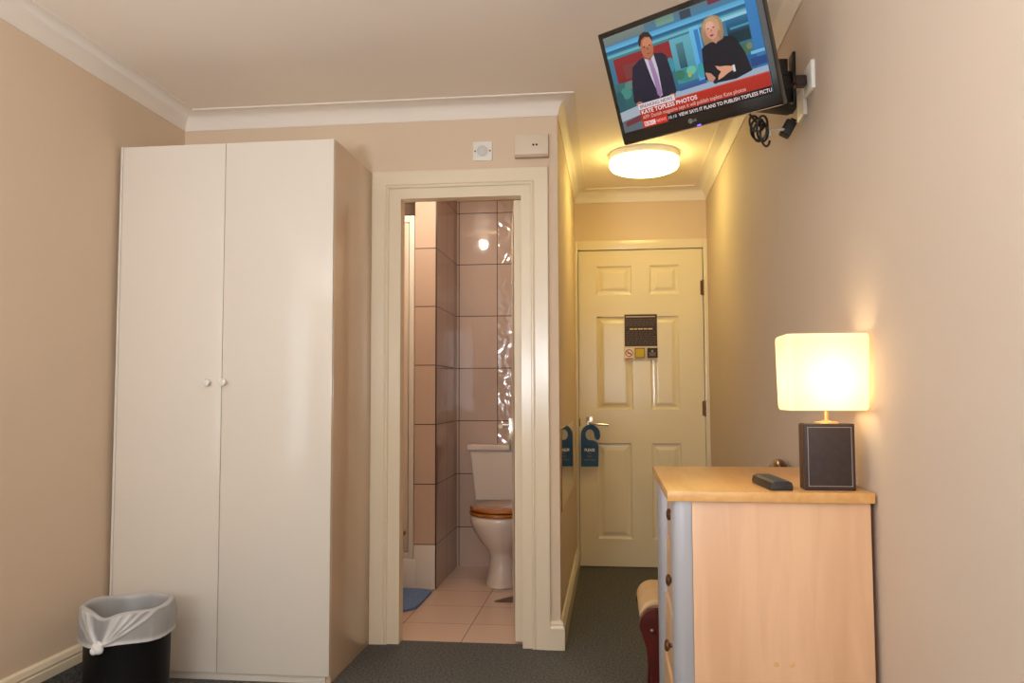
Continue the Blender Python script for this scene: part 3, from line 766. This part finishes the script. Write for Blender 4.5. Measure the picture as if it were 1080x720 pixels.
b = MB(); b.tube(pts, .025, 14); b.build('back_frame', M['redwood'], c)
t_b = MB(); tb = t_b.bm
fr, bk = [], []
for k in range(25):
    a = PI*k/24; z = .43+.375*math.sin(a)**.7 if 0 < k < 24 else .43
    x = .505+.062*((z-.345)/.485)**1.3; y = YM-.160*math.cos(a)
    fr.append(tb.verts.new((x-.012, y, z))); bk.append(tb.verts.new((x+.012, y, z)))
tb.faces.new(fr); tb.faces.new(list(reversed(bk)))
for k in range(25): tb.faces.new((fr[k], bk[k], bk[(k+1) % 25], fr[(k+1) % 25]))
bmesh.ops.recalc_face_normals(tb, faces=tb.faces[:])
t_b.build('backrest', M['beige'], c)

# ------------------------------------------------------------------ television on its wall arm
tv = thing('television', (.219, 2.381, 2.0118), 'flat black television showing a news broadcast high on the right wall', 'television', rot=(0, 0, 0))
tv.rotation_mode = 'ZXY'  # placeholder, replaced by the matrix below
TM = Matrix.Rotation(-.6495, 4, 'Z') @ Matrix.Rotation(.3927, 4, 'X')
tv.rotation_mode = 'XYZ'; tv.rotation_euler = TM.to_euler('XYZ')
b = MB()
b.box(-.265, .265, 0, .026, -.170, .170, .005, 3)
b.build('bezel', M['piano'], tv, local=True)
b = MB(); b.box(-.235, .235, .024, .052, -.145, .14, .012, 3); b.build('back_cover', M['blackplastic'], tv, local=True)
b = MB(); b.box(-.258, .262, -.0012, .004, -.1712, -.1685, .0008); b.build('trim_strip', mat('smoked clear edge', (150, 118, 92), .15, .5, metal=.6), tv, local=True)
pc = Pic(lambda u, v, k: (u, -.0006-k*.00006, v))
X0, X1, Z0, Z1 = -.248, .2455, -.134, .1535
def R(x0, x1, y0, y1, c1, c2=None): pc.rect(max(x0, X0), min(x1, X1), max(y0, Z0), min(y1, Z1), c1, c2)
R(X0, X1, Z0, Z1, (40, 96, 120), (70, 130, 160))
# studio set behind: bands of light, panels, far desks
R(X0, X1, .118, Z1, (60, 130, 176), (96, 120, 128))
R(X0, -.10, .128, Z1, (110, 128, 128), (128, 136, 132)); R(-.06, .0, .132, Z1, (120, 160, 140), (110, 140, 128)); R(.02, .055, .128, .150, (62, 70, 82))
R(.11, .2, .140, Z1, (120, 50, 70), (110, 56, 70))
R(X0, X1, .112, .126, (110, 186, 222), (84, 160, 206)); R(X0, X1, .104, .112, (40, 100, 140)); R(X0, X1, .092, .100, (120, 190, 196), (96, 170, 186)); R(X0, -.03, .086, .092, (70, 130, 140))
R(.14, X1, .086, .094, (150, 206, 230)); R(.15, X1, .05, .085, (28, 62, 84), (46, 110, 150)); R(.16, X1, .058, .064, (70, 150, 180)); R(.15, X1, .02, .05, (24, 52, 58))
R(.215, X1, -.06, .13, (52, 116, 176), (60, 130, 190))
R(-.23, -.03, .012, .085, (134, 40, 44), (150, 46, 48)); R(-.2, -.09, .02, .06, (126, 62, 60))
R(-.03, .045, -.04, .086, (70, 140, 160), (104, 176, 190)); R(-.012, .012, .0, .07, (40, 84, 100), (84, 130, 140)); R(.038, .07, -.06, .10, (86, 160, 216), (110, 190, 228)); R(.052, .066, -.04, .09, (60, 126, 190))
R(X0, -.15, -.08, .012, (40, 92, 96), (60, 110, 110))
random.seed(12)
for x, z, rx, rz, cc in ((-.21, -.02, .02, .018, (70, 140, 128)), (-.235, -.04, .015, .03, (46, 90, 96)), (-.19, .0, .02, .012, (100, 130, 120)), (0, -.02, .022, .018, (52, 140, 130)), (.02, -.012, .016, .012, (110, 190, 160)), (-.02, -.016, .018, .014, (60, 120, 96)), (.012, -.024, .006, .006, (190, 170, 60)),
                        (.05, -.02, .012, .02, (60, 160, 170)), (.19, -.0, .018, .016, (70, 110, 80)), (.205, .004, .009, .009, (120, 130, 96)), (.17, .01, .014, .01, (40, 120, 130)), (.2, -.03, .022, .012, (40, 96, 150)), (-.04, .02, .012, .02, (60, 150, 160))):
    pc.ell(x, z, rx, rz, cc, 14)
R(.205, X1, -.02, -.012, (120, 190, 220)); R(.2, X1, -.052, -.03, (40, 70, 130))
# desk
pc.poly([(X0, -.085), (-.16, -.075), (-.16, Z0), (X0, Z0)], (96, 108, 116)); pc.poly([(X0, -.072), (-.15, -.062), (-.15, -.09), (X0, -.1)], (170, 180, 190)); pc.poly([(-.236, -.104), (-.176, -.092), (-.176, -.11), (-.236, -.118)], (120, 54, 60))
pc.poly([(-.06, -.058), (X1, -.058), (X1, -.078), (-.06, -.078)], (160, 178, 200)); pc.poly([(-.03, -.05), (.06, -.046), (.06, -.058), (-.03, -.06)], (60, 90, 150))
# man in a dark suit
pc.poly([(-.168, .046), (-.140, .060), (-.118, .066), (-.088, .066), (-.060, .060), (-.048, .050), (-.042, .0), (-.04, -.056), (-.06, -.078), (-.178, -.07), (-.19, -.05), (-.182, 0)], (36, 32, 48), (44, 38, 56))
pc.poly([(-.122, .064), (-.088, .064), (-.084, .02), (-.088, -.055), (-.098, -.06), (-.112, 0)], (206, 200, 210))
pc.poly([(-.110, .052), (-.098, .052), (-.090, .0), (-.088, -.050), (-.096, -.06), (-.104, -.05), (-.106, 0)], (156, 116, 164), (170, 134, 178))
pc.poly([(-.122, .060), (-.126, .066), (-.118, .078), (-.092, .076), (-.086, .064), (-.103, .05)], (150, 88, 62))
pc.ell(-.104, .088, .0215, .032, (184, 112, 80), 24); pc.ell(-.1, .1, .016, .014, (208, 136, 100), 18)
pc.poly([(-.128, .094), (-.129, .112), (-.120, .126), (-.104, .132), (-.088, .127), (-.080, .113), (-.081, .098), (-.088, .113), (-.104, .118), (-.118, .112), (-.123, .098)], (58, 40, 34))
for x in (-.112, -.094): pc.ell(x, .091, .004, .0018, (66, 36, 30), 10)
pc.poly([(-.105, .09), (-.1, .09), (-.098, .080), (-.107, .080)], (160, 94, 66)); pc.rect(-.109, -.095, .0685, .0705, (120, 56, 48))
pc.ell(-.172, -.062, .012, .007, (176, 112, 88), 14); pc.ell(-.056, -.066, .012, .007, (176, 112, 88), 14)
# woman in black, hands joined
pc.poly([(.066, .034), (.084, .044), (.100, .050), (.128, .050), (.160, .044), (.172, .034), (.190, -.01), (.200, -.06), (.15, -.07), (.09, -.066), (.058, -.05), (.060, -.01)], (26, 22, 30), (30, 26, 34))
pc.poly([(.078, .040), (.074, .070), (.080, .094), (.094, .108), (.116, .112), (.134, .104), (.142, .084), (.142, .06), (.136, .044), (.122, .040), (.096, .044)], (164, 124, 88), (180, 142, 104))
pc.poly([(.100, .048), (.102, .058), (.122, .058), (.126, .046), (.112, .036)], (196, 138, 114))
pc.ell(.107, .077, .0185, .027, (216, 154, 132), 24); pc.ell(.104, .086, .013, .012, (232, 176, 152), 18)
pc.poly([(.084, .072), (.084, .092), (.098, .106), (.118, .108), (.132, .094), (.133, .066), (.126, .07), (.124, .09), (.110, .100), (.094, .098), (.088, .086)], (196, 160, 116))
for x in (.098, .114): pc.ell(x, .080, .0036, .0016, (70, 44, 44), 10)
pc.poly([(.1045, .078), (.1085, .078), (.110, .070), (.102, .070)], (194, 130, 110)); pc.ell(.105, .0605, .006, .0028, (150, 56, 60), 12)
pc.poly([(.062, -.030), (.078, -.036), (.090, -.052), (.080, -.060), (.066, -.054)], (204, 142, 116))
pc.poly([(.096, -.020), (.110, -.026), (.126, -.028), (.146, -.034), (.150, -.044), (.132, -.048), (.112, -.056), (.096, -.060), (.100, -.048), (.110, -.040), (.1, -.03)], (222, 158, 128)); pc.rect(.146, .153, -.05, -.032, (220, 220, 226))
pc.ell(.088, -.062, .008, .006, (30, 36, 60), 12)
# captions
pc.rect(-.176, X1, Z0+.020, -.074, (172, 40, 24), (186, 46, 28)); pc.rect(-.176, X1, -.076, -.0735, (206, 110, 96))
pc.rect(-.178, -.050, -.0795, -.0625, (226, 216, 220)); pc.text('BREAKING NEWS', -.172, -.0755, .0095, (120, 40, 40), .114, .01)
pc.text('KATE TOPLESS PHOTOS', -.171, -.0935, .0118, (250, 236, 232), .192, .018)
pc.text('AFP: Danish magazine says it will publish topless Kate photos', -.171, -.1085, .0105, (236, 186, 170), .342, .006)
pc.rect(-.176, X1, Z0, Z0+.021, (20, 14, 14))
pc.rect(-.176, -.088, Z0, Z0+.021, (206, 40, 22))
for k in range(3):
    pc.rect(-.170+k*.0135, -.158+k*.0135, Z0+.004, Z0+.017, (252, 240, 236)); pc.text('BBC'[k], -.164+k*.0135, Z0+.0058, .0094, (206, 40, 22), .0085, .02, 'c')
pc.text('NEWS', -.126, Z0+.0062, .0088, (246, 180, 168), .033, .006)
pc.text('18:18', -.0845, Z0+.0058, .0092, (200, 196, 196), .028, .01)
pc.text('VIEW SAYS IT PLANS TO PUBLISH TOPLESS PICTU', -.049, Z0+.0058, .0098, (250, 226, 222), .2925, .014)
pc.build('screen', vcol('lit news picture', .85), tv)
pc = Pic(lambda u, v, k: (u, -.0006-k*.0001, v))
pc.ell(-.019, -.1495, .0068, .0068, (150, 146, 144), 24); pc.ell(-.019, -.1495, .0054, .0054, (60, 50, 50), 20)
pc.rect(-.0200, -.0187, -.1525, -.1465, (170, 166, 164)); pc.rect(-.0193, -.0158, -.1525, -.1513, (170, 166, 164)); pc.rect(-.0225, -.0212, -.1485, -.1473, (170, 166, 164))
pc.build('emblem', vcol('bezel emblem', 0, .3), tv)
pc = Pic(lambda u, v, k: (u, -.0006-k*.0001, v))
pc.text('LG', -.0105, -.1530, .0072, (140, 136, 134), .011, .012)
pc.build('lettering', vcol('bezel lettering', 0, .3), tv)
pc = Pic(lambda u, v, k: (u, -.0006-k*.0001, v))
for x in (.11, .122, .136, .150, .164, .184, .204): pc.rect(x-.003, x+.003, -.1515, -.1505, (58, 50, 48))
pc.build('button_markings', vcol('bezel print', 0, .3), tv)
b = MB(); b.obox((.012, .002, .003), Matrix.Translation((.006, -.001, -.1665)), .0008); b.build('power_light', emis('blue power light', (90, 70, 255), 5.), tv, local=True)

# articulated wall bracket
wb = thing('wall_bracket', (XR, 2.765, 2.09), 'black jointed television bracket fixed to the right wall', 'bracket')
nb = TM @ Vector((0, 1, 0)); tc_ = Vector((.219, 2.381, 2.0118))
vp = tc_+nb*.056
b = MB(); b.obox((.11, .006, .11), Matrix.Translation(vp) @ TM, .003); b.obox((.04, .03, .05), Matrix.Translation(vp+nb*.018) @ TM, .004); b.build('head_plate', M['blackplastic'], wb)
b = MB(); b.box(XR-.010, XR, 2.735, 2.800, 2.0, 2.188, .003); b.build('wall_plate', M['blackplastic'], wb)
b = MB(); b.box(XR-.060, XR-.022, 2.745, 2.79, 2.115, 2.170, .005); b.box(XR-.050, XR-.010, 2.75, 2.785, 2.03, 2.13, .005); b.build('pivot', M['blackplastic'], wb)
el = Vector((.42, 2.70, 2.06)); st = Vector((XR-.04, 2.765, 2.075)); hd = vp+nb*.03
b = MB()
for a, d in ((st, el), (el, hd)):
    v = d-a; L = v.length; mm = Matrix.Translation((a+d)/2) @ v.to_track_quat('X', 'Z').to_matrix().to_4x4()
    b.obox((L+.02, .022, .042), mm, .004)
b.lathe([(0, -.032), (.018, -.032), (.018, .032), (0, .032)], Matrix.Translation(el), 20)
b.build('arm', M['blackplastic'], wb)
b = MB(); b.obox((.13, .07, .014), Matrix.Translation((.492, 2.56, 1.944)) @ Matrix.Rotation(.15, 4, 'Z') @ Matrix.Rotation(.1, 4, 'Y'), .005); b.build('cable_tray', M['blackplastic'], wb)

# sockets, plugs and cables by the bracket
s1 = thing('wall_socket', (XR, 2.53, 2.02), 'white wall socket with a plug, rightmost beside the television', 'socket', 'sockets beside the television')
b = MB(); b.box(XR-.012, XR, 2.487, 2.573, 1.975, 2.061, .003); b.build('plate', M['white'], s1)
s2 = thing('wall_socket', (XR, 2.65, 1.975), 'white wall socket just behind the television corner, left of its neighbour', 'socket', 'sockets beside the television')
b = MB(); b.box(XR-.012, XR, 2.594, 2.680, 1.932, 2.018, .003); b.build('plate', M['white'], s2)
pl = thing('plug', (XR-.03, 2.55, 2.02), 'dark plug pushed into the rightmost socket beside the television', 'plug')
b = MB(); b.box(XR-.046, XR-.0125, 2.535, 2.570, 2.003, 2.034, .006, 3); b.build('body', mat('dark brown plug', (46, 24, 26), .4), pl)
b = MB(); b.tube([(XR-.046, 2.553, 2.012), (XR-.07, 2.57, 2.000), (XR-.09, 2.60, 1.995), (XR-.11, 2.64, 2.0)], .0035, 8); b.build('cord', M['blackplastic'], pl)
pg = thing('plug', (.57, 2.66, 1.91), 'black plug hanging below the television bracket', 'plug')
b = MB(); b.obox((.034, .04, .05), Matrix.Translation((.555, 2.64, 1.902)) @ Matrix.Rotation(.5, 4, 'Y'), .007, 3); b.obox((.02, .024, .03), Matrix.Translation((.567, 2.64, 1.918)) @ Matrix.Rotation(.5, 4, 'Y'), .005, 2); b.build('body', M['blackplastic'], pg)
b = MB(); b.tube([(.545, 2.63, 1.898), (.52, 2.60, 1.888), (.495, 2.57, 1.877), (.482, 2.55, 1.868), (.485, 2.55, 1.855)], .0042, 10)
tag(b.build('white_cable', M['white'], origin=(.51, 2.59, 1.88)), 'short white cable below the corner of the television', 'cable')
b = MB(); random.seed(5)
pts = []
for k in range(96):
    a = k/96*2*PI*5; tt = k/96
    pts.append((.432+.020*math.cos(a)*(1-.25*tt)+.03*tt, 2.50+.02*math.sin(a*.8+1), 1.872+.030*math.sin(a)-.026*tt+.010*math.sin(a*.37)))
b.tube([(.41, 2.48, 1.915), (.418, 2.49, 1.90)]+pts, .0034, 8)
b.bm.transform((Matrix.Translation((.219, 2.381, 2.0118)) @ TM).inverted())
b.build('power_cord', M['blackplastic'], tv, local=True)['label'] = 'coiled black cord hanging under the television'

# ------------------------------------------------------------------ light
def area(name, loc, rot, sx, sy, power, rgb, spread=None):
    l = bpy.data.lights.new(name, 'AREA'); l.shape = 'RECTANGLE'; l.size = sx; l.size_y = sy; l.energy = power; l.color = rgb
    if spread: l.spread = math.radians(spread)
    o = bpy.data.objects.new(name, l); COL.objects.link(o); o.location = loc; o.rotation_euler = rot; return o
def point(name, loc, power, rgb, r):
    l = bpy.data.lights.new(name, 'POINT'); l.energy = power; l.color = rgb; l.shadow_soft_size = r
    o = bpy.data.objects.new(name, l); COL.objects.link(o); o.location = loc; return o
area('window_daylight', (XL-.12, (WL[0]+WL[1])/2, (WL[2]+WL[3])/2), (0, -PI/2, 0), WL[3]-WL[2], WL[1]-WL[0], 25, (.84, .92, 1))
area('window_daylight', ((WR[0]+WR[1])/2, YR-.12, (WR[2]+WR[3])/2), (PI/2, 0, 0), WR[1]-WR[0], WR[3]-WR[2], 23, (.84, .92, 1))
point('added_room_fill', (-.65, -.45, 1.8), 6, (1, .95, .9), .14)  # added fill light behind the camera, no fixture in the room
area('added_ceiling_fill', (-.85, -.45, 1.2), (PI-.42, 0, 0), .5, .5, 58, (.9, .94, 1))  # added upward light behind the camera to brighten the ceiling
point('bathroom_lamp', (-.975, 4.15, 2.235), 11.5, (1, .88, .72), .03)

wld = bpy.data.worlds.new('World'); scn.world = wld; wld.use_nodes = True
wld.node_tree.nodes['Background'].inputs[0].default_value = (.8, .9, 1, 1); wld.node_tree.nodes['Background'].inputs[1].default_value = .6

# ------------------------------------------------------------------ camera
cam = bpy.data.cameras.new('Camera'); co = bpy.data.objects.new('Camera', cam); COL.objects.link(co)
cam.sensor_width = 36; cam.lens = 878.7551/1080*36; cam.clip_start = .05
co.matrix_world = Matrix.Translation((0, 0, 1.0789)) @ Matrix.Rotation(.1184, 4, 'Z') @ Matrix.Rotation(PI/2+.0629, 4, 'X') @ Matrix.Rotation(-.0035, 4, 'Z')
scn.camera = co
scn.view_settings.view_transform = 'Standard'; scn.view_settings.look = 'None'; scn.view_settings.exposure = 0
scn.cycles.max_bounces = 10; scn.cycles.diffuse_bounces = 6; scn.cycles.use_denoising = True
scn.cycles.sample_clamp_indirect = 6
